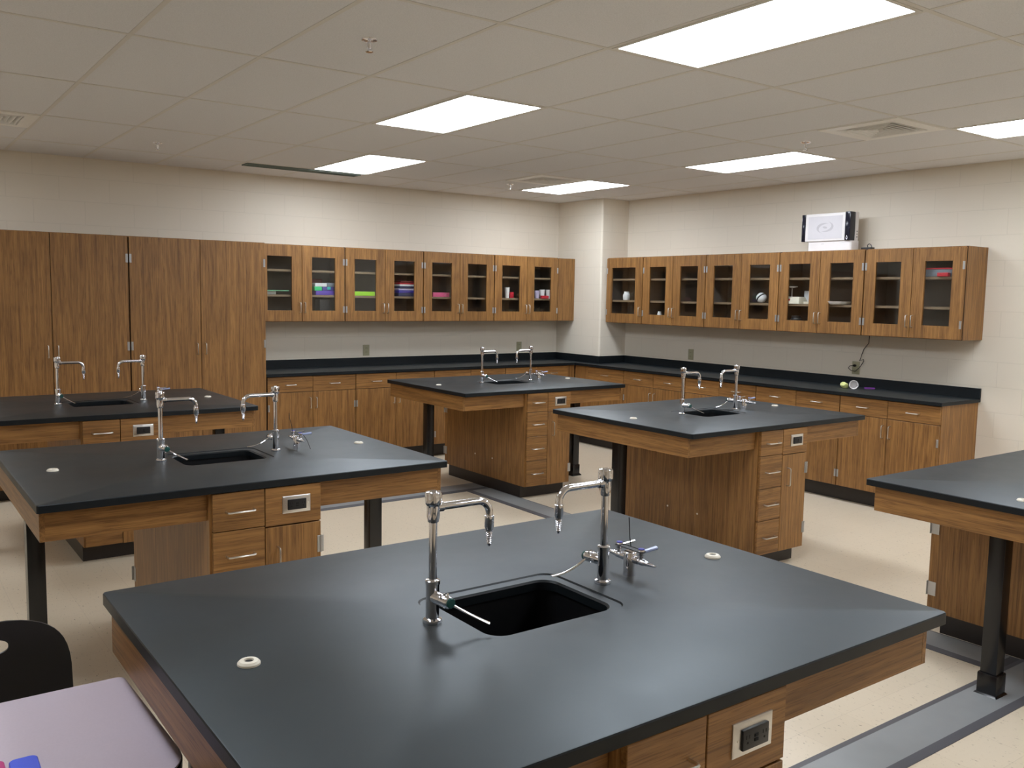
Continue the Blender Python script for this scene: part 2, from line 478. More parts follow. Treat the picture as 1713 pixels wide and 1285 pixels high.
# floor raceways
def raceway(name, x0, x1, y0, y1):
    b = BM(); e = .035
    loft(b, [[(x0, y0, 0), (x1, y0, 0), (x1, y1, 0), (x0, y1, 0)],
             [(x0, y0, .003), (x1, y0, .003), (x1, y1, .003), (x0, y1, .003)]] if False else
         [rrect(x0, x1, y0, y1, .002, 0, 1), rrect(x0, x1, y0, y1, .002, .003, 1), rrect(x0+e, x1-e, y0+e, y1-e, .002, .012, 1)])
    o = struct(name, b, 'raceway_edge'); o.data.materials.append(M['raceway'])
    for p in o.data.polygons:
        if p.normal.z > .9999: p.material_index = 1
raceway('trim_3', 1.62, 4.63, 1.735, 1.99)
raceway('trim_4', 1.58, 4.61, 6.66, 6.93)
raceway('trim_5', 4.36, 4.62, 1.99, 6.66)

# ------------------------------------------------------------------ hardware
def pull_bm(length, vertical, x, y, z, out=.030, r=.0042):
    """arched bar pull on a face looking to -y, centred on (x, z)"""
    h = length/2; c = .010
    P = [(-h, 0), (-h, -out+c), (-h+c*.3, -out+c*.3), (-h+c, -out), (h-c, -out), (h-c*.3, -out+c*.3), (h, -out+c), (h, 0)]
    b = BM()
    tube(b, [((x, y+q, z+p) if vertical else (x+p, y+q, z)) for p, q in P], r, 8)
    return b
def hinge_bm(x, y, z, w=.034, h=.066):
    b = BM(); box(b, x-w/2, x+w/2, y-.0035, y, z-h/2, z+h/2, .001, 1)
    lathe(b, [(.0048, -h/2), (.0048, h/2)], (x, y-.004, z), seg=10)
    return b
GROUP_U = 'glass-door wall cabinets'; GROUP_B = 'base cabinets under the wall worktop'

# ------------------------------------------------------------------ wall cabinets
ZU0, ZU1, DU = 1.468, 2.232, .32
def wall_cabinet(name, w, doors, label, loc, rot, filler=0, side=None):
    t = thing(name, label, 'cabinet', loc, rot, GROUP_U)
    H = ZU1-ZU0; th = .019
    b = BM()
    box(b, 0, th, 0, DU, 0, H); box(b, w-th, w, 0, DU, 0, H)
    box(b, th, w-th, 0, DU, 0, th); box(b, th, w-th, 0, DU, H-th, H)
    obj('body', b, 'wood_v', t)
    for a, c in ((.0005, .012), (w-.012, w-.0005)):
        b = BM(); box(b, a, c, -.0016, -.0002, .001, H-.001); obj('dark_edge_strip', b, 'gap_shade', t)  # dark strip painted in as the shaded gap between neighbouring units
    b = BM(); box(b, th, w-th, DU-.008, DU-.001, th, H-th)
    box(b, th, th+.003, .004, DU-.009, th, H-th); box(b, w-th-.003, w-th, .004, DU-.009, th, H-th)
    obj('back_panel', b, 'inside', t)
    for zt in (1.737, 1.987):
        b = BM(); box(b, th+.004, w-th-.004, .02, DU-.01, zt-.022-ZU0, zt-ZU0, .0015, 1); obj('shelf', b, 'shelf', t)
    g = .0025
    for d in range(doors):
        x0 = w/doors*d + (.006 if d == 0 else g); x1 = w/doors*(d+1) - (.006 if d == doors-1 else g)
        z0, z1 = .004, H-.008
        hx = 1 if d == 0 and doors == 2 else -1          # handle side: +1 right
        if doors == 1: hx = 1
        b = BM()
        gx0, gx1, gz0, gz1 = x0+.104, x1-.104, .112, H-.117
        if doors == 1: gx0, gx1 = x0+.085, x1-.115
        # frame lofted round the opening
        def rc(a, c, e, f, y): return [(a, y, e), (c, y, e), (c, y, f), (a, y, f)]
        loft(b, [rc(x0, x1, z0, z1, -.002), rc(x0, x1, z0, z1, -.0195), rc(x0+.0015, x1-.0015, z0+.0015, z1-.0015, -.021),
                 rc(gx0, gx1, gz0, gz1, -.021), rc(gx0, gx1, gz0, gz1, -.002)], False, False, True)
        dd = obj('door', b, 'wood_v', t)
        b = BM(); box(b, gx0-.0005, gx1+.0005, -.012, -.008, gz0-.0005, gz1+.0005); obj('glass_pane', b, 'pane', dd)
        hxp = x1-.022 if hx > 0 else x0+.022
        obj('handle', pull_bm(.10, True, hxp, -.021, .142), 'satin', dd)
        ex = x0 if hx > 0 else x1
        for zz in (.125, H-.155): obj('hinge', hinge_bm(ex+(.0095 if hx > 0 else -.0095), -.021, zz, .019), 'hinge', dd)
    if filler:
        b = BM(); box(b, w+.001, w+filler, -.019, 0, .004, H-.004); obj('filler_strip', b, 'wood_v', t)
    if side:
        b = BM()
    return t

lab_ub = ['glass-door wall cabinet joining the tall brown cabinets, holding green and purple boxes',
          'glass-door wall cabinet holding a lime green box and a stack of folders',
          'glass-door wall cabinet holding only a flat pink box',
          'glass-door wall cabinet holding cups, touching the left side of the corner pillar']
xs = [3.122, 4.06, 4.993, 5.938, 6.883]
first = wall_cabinet('wall_cabinet', xs[1]-xs[0], 2, lab_ub[0], (xs[0], YB-DU-.0005, ZU0), 0)
for k in (1, 2): wall_cabinet('wall_cabinet', xs[k+1]-xs[k], 2, lab_ub[k], (xs[k], YB-DU-.0005, ZU0), 0)
wall_cabinet('wall_cabinet', xs[4]-xs[3], 2, lab_ub[3], (xs[3], YB-DU-.0005, ZU0), 0, filler=XP-.004-xs[4])
lab_ur = ['narrow single-door glass wall cabinet touching the right side of the corner pillar',
          'glass-door wall cabinet with empty upper shelves, second from the pillar on the right wall',
          'glass-door wall cabinet holding a striped ball, third from the pillar on the right wall',
          'glass-door wall cabinet holding a balance, under the white device',
          'last glass-door wall cabinet at the right end, holding a red-lidded box']
ys = [8.053, 7.440, 6.500, 5.563, 4.649, 3.745]
for k in range(5):
    wall_cabinet('wall_cabinet', ys[k]-ys[k+1], 1 if k == 0 else 2, lab_ur[k], (XR-DU-.0005, ys[k], ZU0), -PI/2)

# ------------------------------------------------------------------ base cabinets
ZB = .947; DB = .571; ZT = .135
def base_cabinet(w, n, label, loc, rot, fill_l=0, fill_r=0, end_r=False):
    t = thing('base_cabinet', label, 'cabinet', loc, rot, GROUP_B)
    b = BM(); box(b, 0, w, 0, DB, ZT, ZB-.001); obj('body', b, 'wood_v' if end_r else 'gap_shade', t)
    if not end_r:
        pass
    b = BM(); box(b, -fill_l, w+fill_r, .065, .09, 0, ZT-.001); obj('toe_kick', b, 'toe', t)
    for k in range(n):
        x0 = w/n*k + (.004 if k == 0 else .002); x1 = w/n*(k+1) - (.004 if k == n-1 else .002)
        b = BM(); box(b, x0, x1, -.020, -.001, .790, ZB-.006, .0015, 1); d = obj('drawer', b, 'wood_x', t)
        obj('handle', pull_bm(.105, False, (x0+x1)/2, -.020, .862), 'satin', d)
        b = BM(); box(b, x0, x1, -.020, -.001, ZT+.004, .785, .0015, 1); d = obj('door', b, 'wood_v', t)
        right = (k == 0)
        obj('handle', pull_bm(.105, True, x1-.03 if right else x0+.03, -.020, .675), 'satin', d)
        ex = x0 if right else x1
        for zz in (.64, .25): obj('hinge', hinge_bm(ex+(.0085 if right else -.0085), -.020, zz, .018), 'hinge', d)
    for a, c in ((-fill_l, -.001), (w+.001, w+fill_r)):
        if c-a > .02:
            b = BM(); box(b, a, c, -.012, .004, ZT, ZB-.002); obj('filler_strip', b, 'wood_v', t)
    return t
lab_bb = ['base cabinet under the back worktop, next to the tall brown cabinets',
          'base cabinet under the back worktop, second from the tall brown cabinets',
          'base cabinet under the back worktop, third from the tall brown cabinets, behind the far bench',
          'base cabinet under the back worktop, next to the inner corner']
xb = [3.127, 4.06, 4.993, 5.938, 6.865]
for k in range(4):
    base_cabinet(xb[k+1]-xb[k], 2, lab_bb[k], (xb[k], YB-DB-.0005, 0), 0, fill_r=.10 if k == 3 else 0)
lab_br = ['narrow base cabinet under the right worktop, next to the inner corner',
          'base cabinet under the right worktop, second from the inner corner',
          'base cabinet under the right worktop, third from the inner corner, behind a bench sink',
          'base cabinet under the right worktop, beneath the fallen white cup',
          'last base cabinet at the right end of the right worktop, with its side showing']
yb = [8.06, 7.440, 6.500, 5.578, 4.656, 3.740]
for k in range(5):
    base_cabinet(yb[k]-yb[k+1], 1 if k == 0 else 2, lab_br[k], (XR-DB-.0005, yb[k], 0), -PI/2, fill_l=.24 if k == 0 else 0, end_r=(k == 4))

def wall_worktop():
    t = thing('wall_worktop', 'long L-shaped black worktop running along both walls over the base cabinets', 'worktop', (6.9, 8.3, 0))
    ox, oy = 6.9, 8.3
    poly = [(3.115, 8.278), (6.945, 8.278), (6.945, 3.722), (XR-.001, 3.722), (XR-.001, YP-.001), (XP-.001, YP-.001), (XP-.001, YB-.001), (3.115, YB-.001)]
    b = BM(); prism(b, [(x-ox, y-oy) for x, y in poly], ZB, .975)
    bmesh.ops.bevel(b, geom=[e for e in b.edges if abs(e.verts[0].co.z-e.verts[1].co.z) < 1e-6 and e.verts[0].co.z > .96], offset=.003, segments=2, affect='EDGES')
    dim_sides(obj('worktop_slab', b, 'epoxy', t))
    b = BM(); s = .019
    pl = [(3.115, YB-s), (XP-s, YB-s), (XP-s, YP-s), (XR-s, YP-s), (XR-s, 3.722), (XR-.001, 3.722), (XR-.001, YP-.001), (XP-.001, YP-.001), (XP-.001, YB-.001), (3.115, YB-.001)]
    prism(b, [(x-ox, y-oy) for x, y in pl], .9755, 1.063)
    dim_sides(obj('backsplash', b, 'epoxy', t))
wall_worktop()

# ------------------------------------------------------------------ tall cabinets
def tall_cabinet(x0, x1, label):
    t = thing('tall_cabinet', label, 'cabinet', (x0, YB-.6, 0), 0, 'tall brown storage cabinets')
    w = x1-x0; H = 2.222
    b = BM(); box(b, 0, w, 0, .5995, .1, H); obj('body', b, 'wood_v', t)
    b = BM(); box(b, 0, w, .07, .095, 0, .099); obj('toe_kick', b, 'toe', t)
    b = BM(); box(b, .002, w-.002, -.003, -.0005, .11, H-.012); obj('door_gap_shade', b, 'gap_shade', t)  # dark sheet behind the doors, painting the shade in their gaps
    for k in range(2):
        a = w/2*k + (.005 if k == 0 else .0025); c = w/2*(k+1) - (.005 if k == 1 else .0025)
        b = BM(); box(b, a, c, -.023, -.004, .115, H-.006, .0015, 1); d = obj('door', b, 'wood_v', t)
        obj('handle', pull_bm(.10, True, c-.035 if k == 0 else a+.035, -.023, 1.235), 'satin', d)
        for zz in (2.03, 1.27, .3): obj('hinge', hinge_bm(a+.009 if k == 0 else c-.009, -.023, zz, .018, .075), 'hinge', d)
tall_cabinet(1.891, 3.110, 'tall brown two-door cabinet joining the wall cabinets and worktop')
tall_cabinet(.672, 1.889, 'tall brown two-door cabinet cut off by the left edge of the picture')

# ------------------------------------------------------------------ lab benches
SX, SY = 1.791, 1.348
PX0, PX1 = .640, 1.130
def faucet(parent, px, py, z, s):
    """s=+1: spout points +x (left tap), s=-1: spout points -x (right tap)"""
    P = lambda x, y, h: (px+s*x, py+s*y, z+h)
    b = BM()
    lathe(b, [(.0235, 0), (.0245, .003), (.023, .010), (.0165, .013), (.0165, .098), (.0185, .099), (.0185, .107), (.0165, .109),
              (.0101, .110), (.0101, .252), (.0135, .254), (.0148, .262), (.0150, .290)], (px, py, z), seg=24)
    f = obj('faucet', b, 'chrome', parent, label='chrome swing-spout lab tap')
    # notched vacuum-breaker cap
    b = BM(); n = 64
    def ring(r, h, wob=0):
        out = []
        for i in range(n):
            q = 2*PI*i/n; rr = r-wob*(1 if math.cos(8*q) < -.25 else 0)
            out.append(P(rr*math.cos(q), rr*math.sin(q), h))
        return out
    loft(b, [ring(.0150, .262), ring(.0158, .268, .0008), ring(.0160, .294, .0014), ring(.0196, .298, .0026), ring(.0208, .303, .0030), ring(.0210, .318, .0030), ring(.0206, .325, .0022), ring(.0188, .328, 0), ring(.010, .3285), ring(.009, .331)])
    obj('vacuum_breaker_cap', b, 'chrome', f)
    # spout: collar, arm, bend
    b = BM()
    lathe(b, [(.0125, .010), (.0125, .026), (.0100, .028)], (px, py, z+.289), (s, 0, 0), 16)
    pts = [(.012, 0, .289), (.130, 0, .289)] + [(.130+.036*math.sin(a), 0, .253+.036*math.cos(a)) for a in [PI/2*i/8 for i in range(1, 9)]] + [(.166, 0, .245)]
    tube(b, [P(*p) for p in pts], .0096, 14)
    obj('spout', b, 'chrome', f)
    # serrated hose nozzle
    pr = [(.0096, .248), (.0122, .247), (.0122, .218), (.0104, .214), (.0104, .208)]
    for k in range(8):
        h = .208-.0045*k; r = .0090-.0004*k
        pr += [(r*.62, h), (r, h-.0012), (r*.62, h-.0042)]
    pr += [(.0032, .168)]
    b = BM(); lathe(b, [(r, h) for r, h in pr], P(.166, 0, 0), seg=14); obj('hose_nozzle', b, 'chrome', f)
    # side valve and wrist lever
    d = Vector((s*.16, -s*.99, 0)).normalized(); o = Vector((px, py, z+.066))
    b = BM()
    lathe(b, [(.0150, .006), (.0158, .020), (.0150, .036), (.0125, .037), (.0155, .039), (.0155, .060), (.0125, .065)], o, d, 20)
    for k in range(3):
        a = R(40+40*k); u = Vector((d.y, -d.x, 0))
        lathe(b, [(.0035, .0), (.0028, .005)], o+d*.047+(u*math.cos(a)+Vector((0, 0, 1))*math.sin(a))*.0148, u*math.cos(a)+Vector((0, 0, 1))*math.sin(a), 8)
    obj('valve', b, 'chrome', f)
    b = BM(); lathe(b, [(.0125, .065), (.0130, .069), (.011, .072), (.004, .0725)], o, d, 16)
    obj('index_ring', b, 'green_cap', f, label='dark green end cap')
    # lever blade
    e = o + d*.055
    tip = Vector((px+s*.088, py-s*.122, z+.018)) if s > 0 else Vector((px-.118, py+.085, z+.018))
    b = BM(); n = 10; loops = []
    v = tip-e; side = v.cross(Vector((0, 0, 1))).normalized(); nrm = side.cross(v).normalized()
    for k in range(n+1):
        q = k/n
        c = e + v*q + Vector((0, 0, (-.002 if s > 0 else -.012)*math.sin(PI*q)))
        wd = .0042+.0052*q; th = .0034-.0018*q
        loops.append([c+side*wd*math.cos(2*PI*i/12)+nrm*th*math.sin(2*PI*i/12) for i in range(12)])
    loft(b, loops); obj('lever', b, 'chrome', f)
    return f

def gas_valve(parent, px, py, z):
    b = BM(); lathe(b, [(.0195, 0), (.0195, .066), (.0185, .069), (.017, .0705)], (px, py, z), seg=24)
    f = obj('gas_turret', b, 'chrome', parent, label='chrome gas turret with two serrated outlets')
    for s in (1, -1):
        o = Vector((px, py, z+.050)); d = Vector((0, s, 0))
        pr = [(.010, .014), (.0115, .020), (.0115, .034), (.009, .037), (.0105, .040), (.0105, .054), (.0088, .058)]
        for k in range(5):
            h = .060+.008*k; r = .0088-.0010*k
            pr += [(r, h), (r*.78, h+.0055)]
        pr += [(.0033, .102), (.003, .106)]
        b = BM(); lathe(b, pr, o, d, 16); g = obj('outlet', b, 'chrome', f)
        c = Vector((px, py+s*.046, z+.050))
        b = BM(); lathe(b, [(.0075, .006), (.0068, .018), (.0098, .020), (.0105, .034), (.0098, .036)], c, seg=18); obj('stem', b, 'chrome', g)
        b = BM(); lathe(b, [(.0092, .0361), (.0088, .0385), (.004, .039)], c, seg=18); obj('index_cap', b, 'blue_cap', g)
        b = BM(); loops = []
        for k in range(7):
            q = k/6; x = .009+.050*q; w = (.0060+.0022*q)*(1 if s < 0 else .72); th = (.0052+.0006*q)*(1 if s < 0 else .62)
            loops.append([c+Vector((x, w*math.cos(2*PI*i/10), .028+.004*q+th*math.sin(2*PI*i/10))) for i in range(10)])
        loft(b, loops); obj('lever', b, 'blue_lever' if s < 0 else 'chrome', g)
    return f

def make_bench(top, label, loc, taps=True):
    t = thing('lab_bench', label, 'lab bench', loc, 0, 'black-topped lab benches')
    tk = .032; k_ = (top-.105)/(T-.105)
    Z = lambda z: .105+(z-.105)*k_
    # top with sink cut-out and shallow drain ledge
    ox0, ox1, oy0, oy1 = .692, 1.086, .508, .806
    b = BM(); r = .012
    loops = [rrect(0, SX, 0, SY, r, top-tk), rrect(0, SX, 0, SY, r, top-.004), rrect(.002, SX-.002, .002, SY-.002, r, top-.001), rrect(.005, SX-.005, .005, SY-.005, r, top),
             rrect(ox0-.034, ox1+.032, oy0-.014, oy1+.036, .045, top), rrect(ox0-.029, ox1+.027, oy0-.011, oy1+.031, .04, top-.0035),
             rrect(ox0, ox1, oy0, oy1, .05, top-.0035), rrect(ox0+.005, ox1-.005, oy0+.005, oy1-.005, .047, top-.009), rrect(ox0+.005, ox1-.005, oy0+.005, oy1-.005, .047, top-tk)]
    loft(b, loops, False, False, True)
    dim_sides(obj('countertop', b, 'epoxy', t))
    b = BM()
    e = .002
    loft(b, [rrect(ox0-.02, ox1+.02, oy0-.02, oy1+.02, .05, top-tk-.001), rrect(ox0-e, ox1+e, oy0-e, oy1+e, .05, top-tk-.001), rrect(ox0+.004, ox1-.004, oy0+.004, oy1-.004, .05, top-.19),
             rrect(ox0+.03, ox1-.03, oy0+.03, oy1-.03, .05, top-.22), rrect(.85, .93, .62, .70, .035, top-.226)], False, True)
    s = obj('sink', b, 'sink', t)
    b = BM(); lathe(b, [(.036, 0), (.036, .003), (.022, .004), (.020, .001)], (.89, .66, top-.2275), seg=20); obj('drain', b, 'steel', s)
    # apron
    a0, a1, b0, b1 = .013, SX-.013, .046, SY-.046; th = .019; za, zb = top-.153, top-tk-.001
    for nm, m_, (x0, x1, y0, y1) in (('apron_rail', 'wood_y', (a0, a0+th, b0, b1)), ('apron_rail', 'wood_y', (a1-th, a1, b0, b1)),
                                     ('apron_rail', 'wood_x', (a0+th, PX0-.001, b0, b0+th)), ('apron_rail', 'wood_x', (PX1+.001, a1-th, b0, b0+th)),
                                     ('apron_rail', 'wood_x', (a0+th, PX0-.001, b1-th, b1)), ('apron_rail', 'wood_x', (PX1+.001, a1-th, b1-th, b1))):
        b = BM(); box(b, x0, x1, y0, y1, za, zb, .001, 1); obj(nm, b, m_, t)
    # pedestal
    zb = top-tk-.001
    b = BM()
    box(b, PX0, PX0+.019, .024, SY-.024, .105, zb); box(b, PX1-.019, PX1, .024, SY-.024, .105, zb)
    box(b, PX0+.019, PX1-.019, .03, SY-.03, .105, .124)
    obj('pedestal', b, 'wood_v', t)
    for y0, y1 in ((.024, .040), (SY-.040, SY-.024)):
        b = BM(); box(b, PX0+.0195, PX1-.0195, y0, y1, .1245, zb); obj('face_frame', b, 'gap_shade', t)
    b = BM(); box(b, PX0+.003, PX1-.003, .085, SY-.085, 0, .104); obj('toe_kick', b, 'toe', t)
    cx, cy = (PX0+PX1)/2, SY/2
    def place(o, rot):
        if rot: o.matrix_local = Matrix.Translation((cx*2, cy*2, 0)) @ Matrix.Rotation(PI, 4, 'Z')
        return o
    for rot in (0, 1):
        fy = .005; xm = .873
        zs = [Z(.926), Z(.763), Z(.547), Z(.334), .107]
        for k in range(4):
            z1, z0 = zs[k]-(.002 if k else 0), zs[k+1]+.002
            b = BM(); box(b, PX0+.010, xm-.002, fy, fy+.0185, z0, z1, .0015, 1)
            d = place(obj('drawer', b, 'wood_x', t), rot)
            obj('handle', pull_bm(.118, False, (PX0+.01+xm)/2+.002, fy, (z0+z1)/2+(0 if k else .0)), 'satin', d)
        b = BM(); box(b, xm+.002, PX1-.002, fy, fy+.0185, Z(.758), Z(.926), .0015, 1); pn = place(obj('outlet_panel', b, 'wood_x', t), rot)
        pz = Z(.845); px_ = 1.014
        b = BM(); loft(b, [[(px_-w, y, pz-h), (px_+w, y, pz-h), (px_+w, y, pz+h), (px_-w, y, pz+h)] for w, h, y in ((.064, .038, fy), (.064, .038, fy-.003), (.058, .032, fy-.006))])
        pl = obj('outlet_plate', b, 'steel', pn, label='stainless steel outlet plate with black receptacle')
        pl2 = pn
        b = BM(); box(b, px_-.042, px_+.042, fy-.013, fy-.005, pz-.023, pz+.023, .0025, 2)
        obj('receptacle', b, 'black_plastic', pn, label='black power receptacle')
        b = BM()
        for sx_ in (-.027, .027):
            box(b, px_+sx_-.006, px_+sx_-.004, fy-.0134, fy-.0125, pz+.002, pz+.010); box(b, px_+sx_+.004, px_+sx_+.006, fy-.0134, fy-.0125, pz+.002, pz+.010)
            lathe(b, [(.0025, 0), (.0025, .0008)], (px_+sx_, fy-.0128, pz-.007), (0, -1, 0), 8)
        box(b, px_-.006, px_+.006, fy-.0145, fy-.0125, pz+.001, pz+.008, .0005, 1); box(b, px_-.006, px_+.006, fy-.0145, fy-.0125, pz-.009, pz-.002, .0005, 1)
        obj('socket_slots', b, 'hole', pn)
        b = BM()
        for sx_ in (-.051, .051): lathe(b, [(.003, 0), (.003, .001), (.002, .0018)], (px_+sx_, fy-.006, pz), (0, -1, 0), 10)
        obj('plate_screws', b, 'satin', pn)
        b = BM(); box(b, xm+.002, PX1-.002, fy, fy+.0185, .107, Z(.752), .0015, 1); d = place(obj('door', b, 'wood_v', t), rot)
        obj('handle', pull_bm(.118, True, xm+.055, fy, Z(.605)), 'satin', d)
        for zz in ((.65, .24) if top > .95 else (.605, .24)):
            b = hinge_bm(PX1-.004, fy, Z(zz), .030, .075); box(b, PX1-.002, PX1+.0025, fy-.002, fy+.045, Z(zz)-.0375, Z(zz)+.0375)
            obj('hinge', b, 'hinge', d)
    # bolt caps on the side panels
    for x, d in ((PX0, -1), (PX1, 1)):
        for y in (.515, .798):
            b = BM(); lathe(b, [(.007, 0), (.006, .002), (.002, .003)], (x, y, .285), (d, 0, 0), 10); obj('bolt_cap', b, 'ivory', t)
    # legs
    for lx, ly in ((.086, .722), (SX-.086, SY-.722)):
        b = BM(); box(b, lx-.036, lx+.036, ly-.036, ly+.036, .012, top-tk-.002, .003, 2); lg = obj('leg', b, 'black_metal', t)
        b = BM()
        sq = lambda a, z: rrect(lx-a, lx+a, ly-a, ly+a, .004, z, 2)
        loft(b, [sq(.058, 0), sq(.058, .006), sq(.047, .018), sq(.044, .020), sq(.044, .105), sq(.042, .110), sq(.036, .111)]); obj('foot', b, 'black_metal', lg)
    # grommets
    for gx in (.161, 1.645):
        b = BM(); lathe(b, [(.025, 0), (.0245, .004), (.020, .0085), (.011, .0095), (.0095, .006)], (gx, .678, top), seg=28, cap1=False)
        g = obj('cable_grommet', b, 'ivory', t, label='round ivory cable grommet')
        b = BM(); lathe(b, [(.0102, .0055), (.009, .0065)], (gx, .678, top), seg=20); obj('grommet_plug', b, 'black_plastic', g)
    if taps:
        faucet(t, .621, .674, top, 1); faucet(t, 1.181, .674, top, -1); gas_valve(t, 1.300, .690, top)
    return t
FLOC = (.488, 1.168, 0)
B0 = make_bench(T, 'black-topped lab bench nearest the camera, with its sink in full view', FLOC)
for loc, lab in (((.494, 3.660, 0), 'black-topped lab bench second from the camera in the left row'),
                 ((.454, 6.125, 0), 'black-topped lab bench in front of the tall brown cabinets'),
                 ((3.994, 3.649, 0), 'black-topped lab bench in the right row, directly in front of the right worktop'),
                 ((3.975, 6.120, 0), 'black-topped lab bench farthest back in the right row, near the corner pillar')):
    dup(B0, loc, 0, lab)
make_bench(TQ, 'lower black-topped lab bench cut off by the right edge of the picture', (3.991, 1.151, 0))

# cable ties on gas turrets
def cable_tie(loc, label, tails):
    t = thing('cable_tie', label, 'cable tie', loc, 0, 'black cable ties on the gas turrets')
    b = BM(); z = .080
    pts = [(.012*math.cos(a), .046+.013*math.sin(a), z) for a in [PI*i/8 for i in range(9)]] + [(-.012*math.cos(a), -.046-.013*math.sin(a), z) for a in [PI*i/8 for i in range(9)]]
    pts.append(pts[0])
    tube(b, pts, .0016, 6, False); obj('loop', b, 'black_plastic', t)
    for p in tails:
        b = BM(); tube(b, p, .0014, 6); obj('tail', b, 'black_plastic', t)
cable_tie((.488+1.300, 1.168+.690, T), 'black cable tie looped over the gas handles of the nearest bench', [[(.012, .01, .08), (.004, .008, .11), (.0, .006, .14), (-.003, .006, .170)]])
cable_tie((.494+1.300, 3.660+.690, T), 'black cable tie with two long tails on the gas handles of the left-row second bench',
          [[(-.012, .02, .08), (-.02, .02, .12), (-.03, .022, .16), (-.032, .02, .185)], [(.012, -.05, .08), (.03, -.06, .05), (.045, -.07, .004)]])

# ------------------------------------------------------------------ wall outlets
def wall_outlet(label, loc, rot):
    t = thing('wall_outlet', label, 'outlet', loc, rot, 'duplex wall outlets')
    b = BM(); box(b, -.038, .038, -.006, -.0005, -.060, .060, .002, 2); obj('plate', b, 'almond', t)
    for z in (.022, -.022):
        b = BM(); loft(b, [[(x, y, z+zz) for x, _, zz in [(p[0], 0, p[1]) for p in rrect(-.018, .018, -.015, .015, .008, 0, 3)]] for y in (-.0062, -.0085)])
        s = obj('socket', b, 'almond', t)
        b = BM()
        for x in (-.007, .007): box(b, x-.0012, x+.0012, -.0090, -.0084, z-.002, z+.007)
        obj('slots', b, 'hole', s)
    return t
wo = wall_outlet('wall outlet above the back worktop, nearest the tall cabinets', (4.472, YB, 1.142), 0)
dup(wo, (6.556, YB, 1.142), 0, 'wall outlet above the back worktop, behind the far bench taps')
dup(wo, (XR, 6.978, 1.142), -PI/2, 'wall outlet on the right wall nearer the corner pillar, with nothing plugged in')
dup(wo, (XR, 4.900, 1.148), -PI/2, 'wall outlet on the right wall with a black plug in it')

# power cord hanging under the wall cabinet
def cord():
    t = thing('power_cable', 'black power cord hanging from the right wall cabinets into a wall outlet', 'cord', (XR, 4.9, 1.148))
    yz = [(4.772, 1.4678), (4.770, 1.444), (4.772, 1.387), (4.818, 1.332), (4.837, 1.279), (4.846, 1.234), (4.848, 1.220), (4.805, 1.234), (4.807, 1.218), (4.823, 1.196), (4.850, 1.152), (4.888, 1.118), (4.930, 1.123), (4.955, 1.144), (4.938, 1.165), (4.916, 1.170)]
    dx = [-.015]*5+[-.02, -.03, -.035, -.025, -.02, -.025, -.03, -.035, -.04, -.042, -.038]
    b = BM(); tube(b, [(d, y-4.9, z-1.148) for (y, z), d in zip(yz, dx)], .0032, 8); obj('cable', b, 'black_plastic', t)
    b = BM(); lathe(b, [(.012, .009), (.013, .018), (.010, .034), (.005, .042)], (0, .006, .022), (-1, 0, 0), 12); obj('plug', b, 'black_plastic', t)
cord()

# fallen cup with scraps on the right worktop
b = BM()
ax = Vector((-.80, -.55, .05)).normalized()
cupo = Vector((7.33, 4.765, .975+.038))
lathe(b, [(.026, 0), (.0275, .004), (.0385, .085), (.0405, .086), (.0405, .089), (.0372, .088), (.0265, .008), (.001, .007)], cupo-ax*.04, ax, 24)
tag(obj('paper_cup', b, 'cup'), 'white paper cup lying on its side on the right worktop', 'cup')
b = BM(); rnd = random.Random(3)
bmesh.ops.create_icosphere(b, subdivisions=2, radius=.03)
for v in b.verts: v.co = Vector((v.co.x*1.1, v.co.y*1.3, v.co.z))*(1+rnd.uniform(-.28, .25)); v.co.z = max(v.co.z, -.024)
o = obj('paper_scrap', b, 'yellow', loc=(7.315, 4.845, .999)); tag(o, 'crumpled pale yellow paper scrap beside the fallen white cup', 'paper scrap')
b = BM()
loft(b, [[(0, -.0+y*.001, z) for y, z in ((0, 0), (1, 0), (1, 14), (0, 14))] for _ in range(0)] or
     [[(p[0], p[1], z0) for p in ((0, 0), (.06, -.07), (.061, -.069), (.001, .001))] for z0 in (0, .014)])
o = obj('ribbon', b, 'violet', loc=(7.40, 4.70, .9755)); tag(o, 'narrow purple ribbon behind the fallen white cup', 'ribbon')

